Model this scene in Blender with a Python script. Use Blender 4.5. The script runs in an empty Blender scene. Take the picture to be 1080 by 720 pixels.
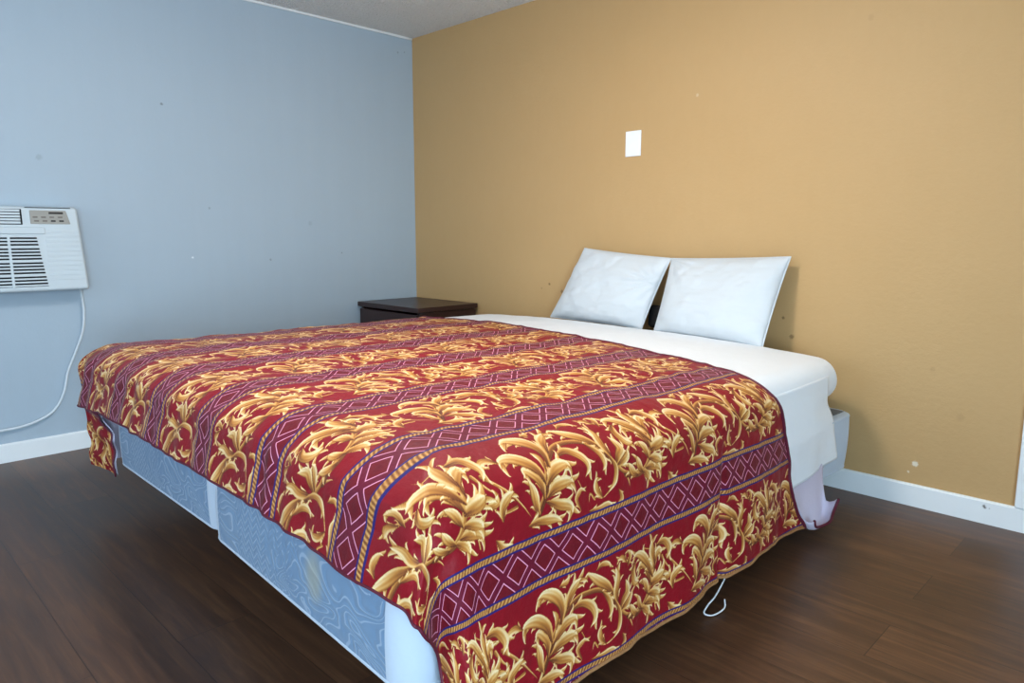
import bpy, bmesh, math, random
import numpy as np
from mathutils import Vector, Matrix, noise as mn

random.seed(7)
RNG = np.random.default_rng(11)
SC = bpy.context.scene
COL = SC.collection
R_ = math.radians
H = 2.2                      # ceiling height
RX, RY = 5.5, -4.7           # extents of the room

# ------------------------------------------------------------------ materials
def lin(r, g, b):
    def f(c):
        c /= 255.0
        return c / 12.92 if c <= 0.04045 else ((c + 0.055) / 1.055) ** 2.4
    return (f(r), f(g), f(b), 1.0)

class NT:
    """small node-graph writer"""
    def __init__(s, name):
        s.m = bpy.data.materials.new(name); s.m.use_nodes = True
        s.t = s.m.node_tree; s.b = s.t.nodes['Principled BSDF']
    def n(s, kind, **kw):
        nd = s.t.nodes.new(kind)
        for k, v in kw.items(): setattr(nd, k, v)
        return nd
    def put(s, sock, v):
        if v is None: return
        if isinstance(v, bpy.types.NodeSocket): s.t.links.new(v, sock)
        else: sock.default_value = v
    def math(s, op, a, b=None, c=None, clamp=False):
        nd = s.n('ShaderNodeMath', operation=op, use_clamp=clamp)
        s.put(nd.inputs[0], a); s.put(nd.inputs[1], b); s.put(nd.inputs[2], c)
        return nd.outputs[0]
    def vmath(s, op, a, b=None, out=0):
        nd = s.n('ShaderNodeVectorMath', operation=op)
        s.put(nd.inputs[0], a); s.put(nd.inputs[1], b)
        return nd.outputs[out]
    def mix(s, f, a, b):
        nd = s.n('ShaderNodeMix', data_type='RGBA')
        s.put(nd.inputs[0], f); s.put(nd.inputs[6], a); s.put(nd.inputs[7], b)
        return nd.outputs[2]
    def step(s, v, e, w):          # smooth 0->1 across e +- w
        nd = s.n('ShaderNodeMapRange', interpolation_type='SMOOTHSTEP')
        s.put(nd.inputs['Value'], v); nd.inputs['From Min'].default_value = e - w
        nd.inputs['From Max'].default_value = e + w
        return nd.outputs[0]
    def ramp(s, v, stops):
        nd = s.n('ShaderNodeValToRGB'); cr = nd.color_ramp
        while len(cr.elements) < len(stops): cr.elements.new(0.5)
        for e, (p, c) in zip(cr.elements, stops): e.position = p; e.color = c
        s.put(nd.inputs[0], v); return nd.outputs[0]
    def noise(s, vec, scale, detail=3, rough=0.55, dist=0.0):
        nd = s.n('ShaderNodeTexNoise'); s.put(nd.inputs['Vector'], vec)
        nd.inputs['Scale'].default_value = scale; nd.inputs['Detail'].default_value = detail
        nd.inputs['Roughness'].default_value = rough; nd.inputs['Distortion'].default_value = dist
        return nd.outputs['Fac']
    def obj(s): return s.n('ShaderNodeTexCoord').outputs['Object']
    def pos(s): return s.n('ShaderNodeNewGeometry').outputs['Position']
    def scale(s, v, k):
        nd = s.n('ShaderNodeMapping'); s.put(nd.inputs['Vector'], v); nd.inputs['Scale'].default_value = k
        return nd.outputs[0]
    def bump(s, h, strength, dist, prev=None):
        nd = s.n('ShaderNodeBump'); s.put(nd.inputs['Height'], h)
        nd.inputs['Strength'].default_value = strength; nd.inputs['Distance'].default_value = dist
        if prev is not None: s.put(nd.inputs['Normal'], prev)
        return nd.outputs[0]
    def done(s, col=None, rough=None, normal=None, spec=None, metal=None, sheen=None):
        i = s.b.inputs
        s.put(i['Base Color'], col); s.put(i['Roughness'], rough); s.put(i['Normal'], normal)
        s.put(i['Specular IOR Level'], spec); s.put(i['Metallic'], metal)
        if sheen is not None: i['Sheen Weight'].default_value = sheen
        return s.m

def spots(g, vec, base, marks):
    """small stains and chips at fixed places on a wall: (x,y,z, radius, colour, strength)"""
    wob = g.noise(vec, 120, 2)
    for (x, y, z, r, c, k) in marks:
        d = g.vmath('DISTANCE', vec, (x, y, z), out=1)
        d = g.math('ADD', d, g.math('MULTIPLY', g.math('SUBTRACT', wob, 0.5), r * 1.6))
        f = g.math('MULTIPLY', g.math('SUBTRACT', 1.0, g.step(d, r, r * 0.45)), k)
        base = g.mix(f, base, c)
    return base

def m_plain(name, c, rough=0.5, spec=0.4, metal=0.0, var=0.06, sc=30, bump=0.0):
    g = NT(name); o = g.obj()
    n = g.noise(o, sc, 4)
    d = tuple(x * (1 - var) for x in c[:3]) + (1,)
    u = tuple(min(1, x * (1 + var)) for x in c[:3]) + (1,)
    nm = g.bump(g.noise(o, sc * 6, 3), bump, 0.002) if bump else None
    return g.done(g.mix(n, d, u), rough, nm, spec, metal)

YEL = lin(214, 172, 98)
def m_yellow():
    g = NT('ochre_wall_paint'); p = g.pos()
    big = g.noise(p, 1.3, 4, 0.6); fine = g.noise(g.scale(p, (30, 30, 12)), 1.0, 3)
    c = g.mix(g.math('MULTIPLY', big, 0.8), lin(195, 160, 113), lin(185, 149, 99))
    c = g.mix(g.math('MULTIPLY', fine, 0.25), c, lin(178, 145, 96))
    dk, wh = lin(96, 72, 44), lin(225, 215, 195)
    c = spots(g, p, c, [
        (1.165, 0, 0.735, 0.006, dk, .7), (1.255, 0, 0.70, 0.008, dk, .6), (1.30, 0, 0.735, 0.004, dk, .5),
        (1.11, 0, 0.71, 0.005, dk, .35), (2.99, 0, 0.16, 0.010, wh, .9), (2.97, 0, 0.125, 0.004, wh, .7),
        (3.02, 0, 0.52, 0.008, dk, .14), (2.46, 0, 0.66, 0.006, dk, .7), (2.50, 0, 0.585, 0.009, dk, .6),
        (3.12, 0, 0.36, 0.012, dk, .12), (2.72, 0, 1.78, 0.010, dk, .10), (2.02, 0, 1.60, 0.006, wh, .3)])
    h = g.noise(p, 55, 3, 0.6); h2 = g.noise(g.scale(p, (1, 1, 2.2)), 14, 2)
    nm = g.bump(h, 0.35, 0.003); nm = g.bump(h2, 0.10, 0.005, nm)
    return g.done(c, 0.55, nm, 0.35)

def m_blue():
    g = NT('grey_blue_wall_paint'); p = g.pos()
    big = g.noise(p, 1.1, 4, 0.6); st = g.noise(g.scale(p, (1, 9, 0.8)), 1.6, 3)
    c = g.mix(big, lin(172, 187, 199), lin(162, 178, 192))
    c = g.mix(g.math('MULTIPLY', st, 0.35), c, lin(156, 171, 184))
    dk, wh = lin(90, 95, 100), lin(230, 235, 238)
    c = spots(g, p, c, [
        (0, -1.52, 1.62, 0.006, dk, .7), (0, -1.32, 1.13, 0.006, dk, .35), (0, -1.42, .88, 0.005, wh, .8),
        (0, -1.0, .86, 0.006, dk, .4), (0, -.55, .89, 0.005, dk, .4), (0, -2.05, 1.33, 0.012, dk, .22),
        (0, -.75, 1.06, .012, dk, .15), (0, -.11, 2.10, 0.006, dk, .4), (0, -.06, 2.11, 0.005, dk, .4)])
    nm = g.bump(g.noise(p, 60, 3, 0.6), 0.22, 0.0025)
    return g.done(c, 0.5, nm, 0.4)

def m_ceiling():
    g = NT('popcorn_ceiling'); p = g.pos()
    v = g.n('ShaderNodeTexVoronoi'); g.put(v.inputs['Vector'], p); v.inputs['Scale'].default_value = 95
    h = g.math('SUBTRACT', 1.0, v.outputs['Distance'])
    n = g.noise(p, 60, 4, 0.7)
    hh = g.math('ADD', h, n)
    c = g.mix(n, lin(246, 246, 243), lin(226, 227, 226))
    return g.done(c, 0.9, g.bump(hh, 0.9, 0.012), 0.2)

def m_floor():
    g = NT('dark_laminate_planks'); p = g.pos()
    br = g.n('ShaderNodeTexBrick'); g.put(br.inputs['Vector'], p)
    br.offset = 0.37; br.offset_frequency = 2; br.squash = 1.0
    br.inputs['Scale'].default_value = 1.0
    br.inputs['Brick Width'].default_value = 1.22; br.inputs['Row Height'].default_value = 0.19
    br.inputs['Mortar Size'].default_value = 0.0012; br.inputs['Mortar Smooth'].default_value = 0.3
    br.inputs['Color1'].default_value = (0, 0, 0, 1); br.inputs['Color2'].default_value = (1, 1, 1, 1)
    br.inputs['Mortar'].default_value = (0.5, 0.5, 0.5, 1); br.inputs['Bias'].default_value = 0.0
    tone = g.n('ShaderNodeSeparateColor'); g.put(tone.inputs[0], br.outputs['Color'])
    rnd = tone.outputs[0]
    off = g.n('ShaderNodeCombineXYZ'); g.put(off.inputs[0], g.math('MULTIPLY', rnd, 7.3)); g.put(off.inputs[2], g.math('MULTIPLY', rnd, 3.1))
    q = g.vmath('ADD', p, off.outputs[0])
    gr = g.noise(g.scale(q, (2.2, 26, 1)), 1.6, 6, 0.62, 0.6)
    gr2 = g.noise(g.scale(q, (6, 120, 1)), 1.5, 4, 0.6)
    c = g.ramp(gr, [(0.25, lin(62, 40, 28)), (0.5, lin(96, 64, 43)), (0.78, lin(130, 91, 61))])
    c = g.mix(g.math('MULTIPLY', gr2, 0.45), c, lin(58, 41, 32))
    dark = g.mix(0.42, c, lin(40, 27, 21)); c = g.mix(rnd, dark, c)
    c = g.mix(g.math('MULTIPLY', br.outputs['Fac'], 0.8), c, lin(22, 15, 12))
    h = g.math('SUBTRACT', g.math('MULTIPLY', gr2, 0.25), br.outputs['Fac'])
    rg = g.math('MULTIPLY_ADD', gr, 0.16, 0.30)
    return g.done(c, rg, g.bump(h, 0.25, 0.0012), 0.45)

def m_white_paint(name='white_trim_paint'):
    g = NT(name); p = g.pos()
    c = g.mix(g.noise(p, 5, 4), lin(236, 239, 240), lin(222, 227, 230))
    c = spots(g, p, c, [(3.22, -0.02, 0.062, 0.008, lin(60, 50, 42), .9), (3.235, -0.02, 0.058, 0.006, lin(60, 50, 42), .9)])
    return g.done(c, 0.4, g.bump(g.noise(p, 40, 3), 0.1, 0.002), 0.45)

def m_cotton(name, c, stripes=False):
    g = NT(name); o = g.obj()
    w = g.n('ShaderNodeTexWave'); w.wave_type = 'BANDS'; w.bands_direction = 'X'
    g.put(w.inputs['Vector'], o); w.inputs['Scale'].default_value = 260
    n = g.noise(o, 9, 4, 0.6)
    nm = g.bump(n, 0.35, 0.012)
    col = g.mix(g.noise(o, 14, 3), c, tuple(x * 0.965 for x in c[:3]) + (1,))
    if stripes:
        st = g.n('ShaderNodeAttribute'); st.attribute_name = 'cloth_uv'
        sp = g.n('ShaderNodeSeparateXYZ'); g.put(sp.inputs[0], st.outputs['Vector'])
        f = g.math('FRACT', g.math('MULTIPLY', sp.outputs[1], 17.0))
        f = g.step(g.math('ABSOLUTE', g.math('SUBTRACT', f, 0.5)), 0.25, 0.05)
        col = g.mix(g.math('MULTIPLY', f, 0.08), col, lin(205, 212, 220))
        nm = g.bump(f, 0.12, 0.001, nm)
    nm = g.bump(w.outputs['Fac'], 0.05, 0.0005, nm)
    return g.done(col, 0.85, nm, 0.2, sheen=0.15)

def m_ticking(stain=True):
    """quilted wood-grain relief ticking of the box springs"""
    g = NT('quilted_ticking'); o = g.obj()
    q = g.scale(o, (3.3, 3.3, 5.0))
    n = g.noise(q, 1.9, 1, 0.4, 0.7)
    rings = g.math('SINE', g.math('MULTIPLY', n, 95.0))
    sx = g.n('ShaderNodeSeparateXYZ'); g.put(sx.inputs[0], o)
    zig = g.math('PINGPONG', g.math('ADD', sx.outputs[0], sx.outputs[1]), 0.022)
    ch = g.math('SINE', g.math('MULTIPLY', g.math('ADD', sx.outputs[2], zig), 330.0))
    area = g.step(g.noise(o, 4.2, 2), 0.55, 0.04)
    hgt = g.n('ShaderNodeMix'); g.put(hgt.inputs[0], area); g.put(hgt.inputs[2], rings); g.put(hgt.inputs[3], ch)
    h = hgt.outputs[0]
    thread = g.step(h, 0.86, 0.1)
    c = g.mix(g.noise(o, 6, 3), lin(116, 146, 176), lin(100, 131, 164))  # darker, bluer base puts the shade of the foot faces into the colour
    c = g.mix(g.math('MULTIPLY', thread, 0.5), c, lin(178, 196, 216))
    sd = g.vmath('DISTANCE', g.scale(o, (1, 1, 0.55)), (-0.335, 0.0, 0.062), out=1)
    st = g.math('MULTIPLY', g.math('SUBTRACT', 1.0, g.step(g.math('ADD', sd, g.math('MULTIPLY', n, 0.03)), 0.045, 0.02)), 0.4)
    if stain: c = g.mix(st, c, lin(186, 174, 120))
    nm = g.bump(h, 0.28, 0.003)
    return g.done(c, 0.6, nm, 0.35, sheen=0.2)

# stripe geometry of the comforter print
PER, S1 = 0.330, -0.160      # across-period, centre of the reference diamond band
HB, HI = 0.056, 0.037        # half width of band with ropes, of the diamonds
TT, T0 = 0.57, 0.26          # repeat of the scroll along the band, its phase

def m_print():
    g = NT('scroll_print_satin')
    a = g.n('ShaderNodeAttribute'); a.attribute_name = 'cloth_st'
    l = g.n('ShaderNodeAttribute'); l.attribute_name = 'leaf'
    sp = g.n('ShaderNodeSeparateXYZ'); g.put(sp.inputs[0], a.outputs['Vector'])
    lf = g.n('ShaderNodeSeparateXYZ'); g.put(lf.inputs[0], l.outputs['Vector'])
    s, t = sp.outputs[0], sp.outputs[1]
    k = g.math('DIVIDE', g.math('SUBTRACT', s, S1), PER)
    k = g.math('SUBTRACT', g.math('FRACT', g.math('ADD', k, 0.5)), 0.5)
    sb = g.math('MULTIPLY', k, PER); ab = g.math('ABSOLUTE', sb)
    # floral
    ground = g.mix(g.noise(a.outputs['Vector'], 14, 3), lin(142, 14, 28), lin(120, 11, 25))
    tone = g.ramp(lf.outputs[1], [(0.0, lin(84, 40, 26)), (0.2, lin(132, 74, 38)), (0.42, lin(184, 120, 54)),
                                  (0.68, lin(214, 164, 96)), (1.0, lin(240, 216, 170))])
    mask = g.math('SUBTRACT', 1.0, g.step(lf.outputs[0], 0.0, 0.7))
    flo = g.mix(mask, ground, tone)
    # diamonds
    def tri(x): return g.math('ABSOLUTE', g.math('SUBTRACT', g.math('FRACT', g.math('ADD', x, 0.5)), 0.5))
    ta = g.math('DIVIDE', t, 0.080); sa = g.math('DIVIDE', sb, 0.076)
    m = g.math('MINIMUM', tri(g.math('ADD', ta, sa)), tri(g.math('SUBTRACT', ta, sa)))
    inside = g.step(m, 0.15, 0.02)
    line = g.math('MULTIPLY', g.step(m, 0.12, 0.010), g.math('SUBTRACT', 1.0, g.step(m, 0.156, 0.010)))
    dia = g.mix(inside, lin(102, 19, 42), lin(106, 16, 28))
    core = g.step(m, 0.36, 0.12); dia = g.mix(g.math('MULTIPLY', core, 0.5), dia, lin(92, 15, 28))
    dia = g.mix(line, dia, lin(226, 150, 178))
    # rope
    tw = g.math('SINE', g.math('ADD', g.math('MULTIPLY', t, 620.0), g.math('MULTIPLY', sb, 420.0)))
    tw = g.math('ADD', tw, g.math('MULTIPLY', g.math('SUBTRACT', g.noise(a.outputs['Vector'], 160, 2), 0.5), 2.2))
    rope = g.ramp(g.math('MULTIPLY_ADD', tw, 0.33, 0.5), [(0.1, lin(104, 58, 30)), (0.5, lin(168, 108, 52)), (0.9, lin(206, 154, 92))])
    rc = g.math('ABSOLUTE', g.math('SUBTRACT', ab, (HB + HI) / 2))
    rope = g.mix(g.step(rc, (HB - HI) / 2 - 0.0044, 0.0008), rope, lin(38, 30, 98))
    c = g.mix(g.step(ab, HI, 0.0004), dia, rope)
    c = g.mix(g.step(ab, HB, 0.0004), c, flo)
    wv = g.noise(g.scale(a.outputs['Vector'], (9, 9, 1)), 7.0, 3, 0.6)
    nm = g.bump(wv, 0.28, 0.007)
    return g.done(c, 0.55, nm, 0.22, sheen=0.03)

M = {}
def mats():
    M['yellow'] = m_yellow(); M['blue'] = m_blue(); M['ceiling'] = m_ceiling(); M['floor'] = m_floor()
    M['trim'] = m_white_paint(); M['print'] = m_print(); M['ticking'] = m_ticking(); M['ticking_clean'] = m_ticking(False)
    M['ticking_plain'] = m_cotton('plain_ticking', lin(190, 203, 218))
    M['sheet'] = m_cotton('white_sheet_cotton', lin(238, 241, 245))
    M['pillow'] = m_cotton('white_pillowcase_sateen', lin(204, 209, 213), True)
    M['lining'] = m_cotton('pale_lilac_lining', lin(205, 196, 214))
    M['piping'] = m_plain('maroon_edge_binding', lin(92, 22, 44), 0.6)
    M['hem'] = m_plain('tan_hem_binding', lin(158, 112, 70), 0.7, var=.3, sc=80)
    M['dark_wood'] = None
    g = NT('espresso_wood'); o = g.obj()
    gr = g.noise(g.scale(o, (3, 30, 30)), 1.5, 5, 0.6, 0.4)
    M['dark_wood'] = g.done(g.mix(gr, lin(34, 18, 18), lin(58, 33, 29)), 0.34, g.bump(gr, 0.08, 0.001), 0.5)
    M['metal'] = m_plain('black_steel', lin(26, 26, 28), 0.5, 0.4, 0.6)
    M['rubber'] = m_plain('black_rubber', lin(16, 16, 16), 0.8)
    M['ac'] = m_plain('off_white_plastic', lin(192, 202, 208), 0.45, 0.4, var=.03, sc=6)
    M['ac_dark'] = m_plain('dark_slot_plastic', lin(26, 32, 38), 0.7)
    M['ac_panel'] = m_plain('grey_control_panel', lin(150, 148, 142), 0.5)
    M['ac_button'] = m_plain('taupe_button', lin(118, 112, 106), 0.5)
    M['ac_display'] = m_plain('black_display', lin(30, 30, 32), 0.3)
    M['cord'] = m_plain('grey_white_cord', lin(206, 214, 220), 0.5)
    M['plate'] = m_plain('white_plate_plastic', lin(240, 243, 248), 0.35)
    M['thread'] = m_plain('white_thread', lin(225, 228, 232), 0.8)
    M['dust'] = m_plain('grey_dust_cover', lin(110, 116, 124), 0.85)
    M['ext_wall'] = m_plain('room_wall_paint', lin(205, 210, 212), 0.6, var=.03, sc=4)
    M['plain_black'] = m_plain('plain_black', lin(14, 13, 14), 0.85)
    g = NT('window_glass')
    tr = g.n('ShaderNodeBsdfTransparent'); gl = g.n('ShaderNodeBsdfGlossy'); gl.inputs['Roughness'].default_value = 0.02
    mx = g.n('ShaderNodeMixShader'); mx.inputs[0].default_value = 0.06
    g.t.links.new(tr.outputs[0], mx.inputs[1]); g.t.links.new(gl.outputs[0], mx.inputs[2])
    g.t.links.new(mx.outputs[0], g.t.nodes['Material Output'].inputs[0]); M['glass'] = g.m
mats()

# ------------------------------------------------------------------ mesh helpers
def link(name, me, mat, parent=None, smooth=True, loc=None, rot=None):
    o = bpy.data.objects.new(name, me); COL.objects.link(o)
    for m in (mat if isinstance(mat, (list, tuple)) else [mat]): me.materials.append(m)
    if smooth: me.polygons.foreach_set('use_smooth', [True] * len(me.polygons))
    if parent: o.parent = parent
    if loc: o.location = loc
    if rot: o.rotation_euler = rot
    return o

class MB:
    def __init__(s): s.v = []; s.f = []; s.mi = []
    def add(s, v, f, mi=0):
        k = len(s.v); s.v += [tuple(p) for p in v]
        s.f += [tuple(i + k for i in q) for q in f]; s.mi += [mi] * len(f)
    def box(s, a, b, mi=0, rot=None):
        (x0, y0, z0), (x1, y1, z1) = a, b
        v = [(x0, y0, z0), (x1, y0, z0), (x1, y1, z0), (x0, y1, z0), (x0, y0, z1), (x1, y0, z1), (x1, y1, z1), (x0, y1, z1)]
        s.add(v, [(0, 3, 2, 1), (4, 5, 6, 7), (0, 1, 5, 4), (1, 2, 6, 5), (2, 3, 7, 6), (3, 0, 4, 7)], mi)
    def hexa(s, v, mi=0):
        s.add(v, [(0, 3, 2, 1), (4, 5, 6, 7), (0, 1, 5, 4), (1, 2, 6, 5), (2, 3, 7, 6), (3, 0, 4, 7)], mi)
    def tube(s, pts, r, n=10, closed=False, mi=0):
        P = [Vector(p) for p in pts]; m = len(P); vs = []; up = None
        for i, p in enumerate(P):
            a = P[(i - 1) % m] if (closed or i > 0) else p
            b = P[(i + 1) % m] if (closed or i < m - 1) else p
            d = (b - a).normalized()
            if up is None:
                up = Vector((0, 0, 1)) if abs(d.z) < .9 else Vector((1, 0, 0))
            e = (up - d * up.dot(d)).normalized(); up = e; f = d.cross(e)
            rr = r[i] if isinstance(r, (list, tuple)) else r
            for k in range(n):
                t = 2 * math.pi * k / n; vs.append(p + (e * math.cos(t) + f * math.sin(t)) * rr)
        fs = []
        for i in range(m if closed else m - 1):
            j = (i + 1) % m
            for k in range(n):
                fs.append((i * n + k, i * n + (k + 1) % n, j * n + (k + 1) % n, j * n + k))
        if not closed:
            fs.append(tuple(reversed(range(n)))); fs.append(tuple((m - 1) * n + k for k in range(n)))
        s.add(vs, fs, mi)
    def build(s, name, mat, parent=None, bevel=0.0, seg=2, smooth=True, loc=None, rot=None):
        me = bpy.data.meshes.new(name); me.from_pydata(s.v, [], s.f); me.update()
        me.polygons.foreach_set('material_index', s.mi)
        o = link(name, me, mat, parent, smooth and not bevel, loc, rot)
        if bevel:
            md = o.modifiers.new('edge', 'BEVEL'); md.width = bevel; md.segments = seg
            md.limit_method = 'ANGLE'; md.angle_limit = R_(35); md.harden_normals = True
            me.polygons.foreach_set('use_smooth', [True] * len(me.polygons))
        return o

def spline(pts, n=10, closed=False):
    P = [np.array(p, float) for p in pts]; out = []
    m = len(P); rng = range(m) if closed else range(m - 1)
    for i in rng:
        if closed: a, b, c, d = P[i - 1], P[i], P[(i + 1) % m], P[(i + 2) % m]
        else:
            b, c = P[i], P[i + 1]; a = P[i - 1] if i else 2 * b - c; d = P[i + 2] if i + 2 < m else 2 * c - b
        for k in range(n):
            t = k / n
            out.append(0.5 * ((2 * b) + (c - a) * t + (2 * a - 5 * b + 4 * c - d) * t * t + (3 * b - a - 3 * c + d) * t ** 3))
    if not closed: out.append(P[-1])
    return np.array(out)

def grid_mesh(name, X, Y, Z):
    """X,Y,Z arrays (n,m) -> quad mesh"""
    n, m = X.shape
    co = np.stack([X, Y, Z], -1).reshape(-1, 3).astype(np.float32)
    idx = np.arange(n * m).reshape(n, m)
    q = np.stack([idx[:-1, :-1], idx[1:, :-1], idx[1:, 1:], idx[:-1, 1:]], -1).reshape(-1, 4)
    me = bpy.data.meshes.new(name)
    me.vertices.add(len(co)); me.vertices.foreach_set('co', co.ravel())
    me.loops.add(q.size); me.loops.foreach_set('vertex_index', q.ravel().astype(np.int32))
    me.polygons.add(len(q)); me.polygons.foreach_set('loop_start', (np.arange(len(q)) * 4).astype(np.int32))
    me.update(calc_edges=True)
    return me

_tab = RNG.random((64, 64))
def vnoise(x, y):
    """periodic smooth value noise, numpy"""
    xi = np.floor(x).astype(int); yi = np.floor(y).astype(int); fx = x - xi; fy = y - yi
    fx = fx * fx * (3 - 2 * fx); fy = fy * fy * (3 - 2 * fy)
    g = lambda i, j: _tab[i % 64, j % 64]
    a = g(xi, yi) * (1 - fx) + g(xi + 1, yi) * fx; b = g(xi, yi + 1) * (1 - fx) + g(xi + 1, yi + 1) * fx
    return (a * (1 - fy) + b * fy) * 2 - 1
def fbm(x, y, o=3):
    s = 0; a = 1.0
    for k in range(o): s = s + a * vnoise(x * 2 ** k + 13.7 * k, y * 2 ** k + 5.1 * k); a *= 0.5
    return s

def rounded_box(name, lo, hi, r, step=0.04, zfun=None, wob=0.0):
    """box with rounded edges, enough faces to carry a crown and soft waves"""
    lo = np.array(lo, float); hi = np.array(hi, float); n = [max(3, int(round((hi[i] - lo[i]) / step))) for i in range(3)]
    def ax(i):
        a = np.linspace(lo[i] + r, hi[i] - r, max(2, n[i]))
        k = np.linspace(0, 1, 7)[:-1]; e = np.tan(k * math.pi / 4 - math.pi / 4)
        return np.concatenate([lo[i] + r + e * r, a, (hi[i] - r - e * r)[::-1]])
    A = [ax(0), ax(1), ax(2)]
    bm = bmesh.new(); cache = {}
    def vert(p):
        key = tuple(np.round(p, 6))
        if key not in cache:
            c = np.clip(p, lo + r, hi - r); d = p - c; L = np.linalg.norm(d)
            q = c + d / L * r if L > 1e-9 else p
            if zfun: q = zfun(q)
            cache[key] = bm.verts.new(q)
        return cache[key]
    for axis in range(3):
        u, v = (axis + 1) % 3, (axis + 2) % 3
        for side in (0, 1):
            w = hi[axis] if side else lo[axis]
            for i in range(len(A[u]) - 1):
                for j in range(len(A[v]) - 1):
                    q = []
                    for (a, b) in ((i, j), (i + 1, j), (i + 1, j + 1), (i, j + 1)):
                        p = np.zeros(3); p[axis] = w; p[u] = A[u][a]; p[v] = A[v][b]; q.append(vert(p))
                    if not side: q.reverse()
                    if len(set(q)) == 4:
                        try: bm.faces.new(q)
                        except ValueError: pass
    me = bpy.data.meshes.new(name); bm.to_mesh(me); bm.free(); return me

def tag(o, label, cat, group=None):
    o['label'] = label; o['category'] = cat
    if group: o['group'] = group
    return o
def struct(o): o['kind'] = 'structure'; return o
def empty(name, loc, rz=0.0):
    o = bpy.data.objects.new(name, None); COL.objects.link(o); o.location = loc; o.rotation_euler = (0, 0, rz)
    o.empty_display_size = 0.1; return o

# ------------------------------------------------------------------ the room
def room():
    T = 0.12
    def bx(name, a, b, m):
        k = MB(); k.box(a, b); return struct(k.build(name, m, smooth=False))
    bx('floor', (-T, RY - T, -0.1), (RX + T, T, 0.0), M['floor'])
    bx('ceiling', (-T, RY - T, H), (RX + T, T, H + 0.1), M['ceiling'])
    bx('wall_back', (-T, 0, 0), (RX + T, T, H), M['yellow'])
    bx('wall_left', (-T, RY, 0), (0, 0, H), M['blue'])
    y0, y1, q0, q1 = SIDE; k = MB()
    k.box((RX, RY, 0), (RX + T, y0, H)); k.box((RX, y1, 0), (RX + T, 0, H)); k.box((RX, y0, 0), (RX + T, y1, q0)); k.box((RX, y0, q1), (RX + T, y1, H))
    struct(k.build('wall_right', M['ext_wall'], smooth=False))
    f = MB(); w = .05
    f.box((RX + .02, y0, q0), (RX + .08, y0 + w, q1)); f.box((RX + .02, y1 - w, q0), (RX + .08, y1, q1)); f.box((RX + .02, y0 + w, q0), (RX + .08, y1 - w, q0 + w)); f.box((RX + .02, y0 + w, q1 - w), (RX + .08, y1 - w, q1))
    wf = struct(f.build('added_window_2', M['trim'], smooth=False))  # unseen side window, added to let in cool light
    g = MB(); g.box((RX + .048, y0 + w, q0 + w), (RX + .052, y1 - w, q1 - w)); g.build('pane', M['glass'], wf, smooth=False)
    # wall behind the camera and an unseen window added to let light in
    k = MB(); x0, x1, z0, z1 = WIN
    k.box((-T, RY - T, 0), (x0, RY, H)); k.box((x1, RY - T, 0), (RX + T, RY, H))
    k.box((x0, RY - T, 0), (x1, RY, z0)); k.box((x0, RY - T, z1), (x1, RY, H))
    struct(k.build('wall_front', M['ext_wall'], smooth=False))
    f = MB(); w = 0.05
    f.box((x0, RY - 0.08, z0), (x0 + w, RY - .02, z1)); f.box((x1 - w, RY - 0.08, z0), (x1, RY - .02, z1))
    f.box((x0 + w, RY - 0.08, z0), (x1 - w, RY - .02, z0 + w)); f.box((x0 + w, RY - 0.08, z1 - w), (x1 - w, RY - .02, z1))
    xm = (x0 + x1) / 2; f.box((xm - .02, RY - 0.075, z0 + w), (xm + .02, RY - .025, z1 - w))
    wf = struct(f.build('added_window_1', M['trim'], smooth=False))
    g = MB(); g.box((x0 + w, RY - .052, z0 + w), (x1 - w, RY - .048, z1 - w)); g.build('pane', M['glass'], wf, smooth=False)
    # baseboards with a small chamfered top
    def base(name, a, b, n):
        a = Vector(a); b = Vector(b); n = Vector(n); d = 0.013; h = 0.0835
        k = MB(); v = []
        for p in (a, b):
            v += [p, p + n * d, p + n * d + Vector((0, 0, h - .006)), p + n * (d - .005) + Vector((0, 0, h)), p + Vector((0, 0, h))]
        k.add(v, [(0, 5, 6, 1), (1, 6, 7, 2), (2, 7, 8, 3), (3, 8, 9, 4), (4, 9, 5, 0), (0, 1, 2, 3, 4), (9, 8, 7, 6, 5)])
        o = struct(k.build(name, M['trim'], smooth=False))
        bm = bmesh.new(); bm.from_mesh(o.data); bmesh.ops.recalc_face_normals(bm, faces=bm.faces); bm.to_mesh(o.data); bm.free()
    base('baseboard_back', (0, 0, 0), (RX, 0, 0), (0, -1, 0))
    base('baseboard_left', (0, RY, 0), (0, -0.013, 0), (1, 0, 0))
    base('baseboard_right', (RX, RY, 0), (RX, -.013, 0), (-1, 0, 0))
    # thin caulk bead along the top of the blue wall
    k = MB(); pts = [(0.004, y, H - 0.004 + 0.0015 * mn.noise(Vector((y * 7, 0, 0)))) for y in np.linspace(RY, -0.004, 90)]
    k.tube(pts, 0.0075, 8); struct(k.build('trim_1', M['trim']))
    # white casing standing on the baseboard at the right
    k = MB(); k.box((3.305, -0.018, 0.0835), (3.40, 0, 2.05)); struct(k.build('trim_2', M['trim'], bevel=0.004))

SIDE = (-4.4, -2.9, 0.08, 1.95)
WIN = (0.5, 2.9, 0.75, 2.0)
room()

# ------------------------------------------------------------------ bed
BED = Matrix.Translation((2.800, -2.145, 0))
W = 2.0; EA, EB = 0.115, 0.105     # bed width, edge rounding (horizontal, vertical)

def crown(px, py):
    u = np.clip(np.abs((px + W / 2) / (W / 2 - EA)), 0, 1)
    return 0.572 + 0.024 * (1 - np.clip(py / 2.0, 0, 1)) + 0.020 * (1 - u ** 3) + 0.010 * np.clip(-px / W * 2 - 1, -1, 1)

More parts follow.
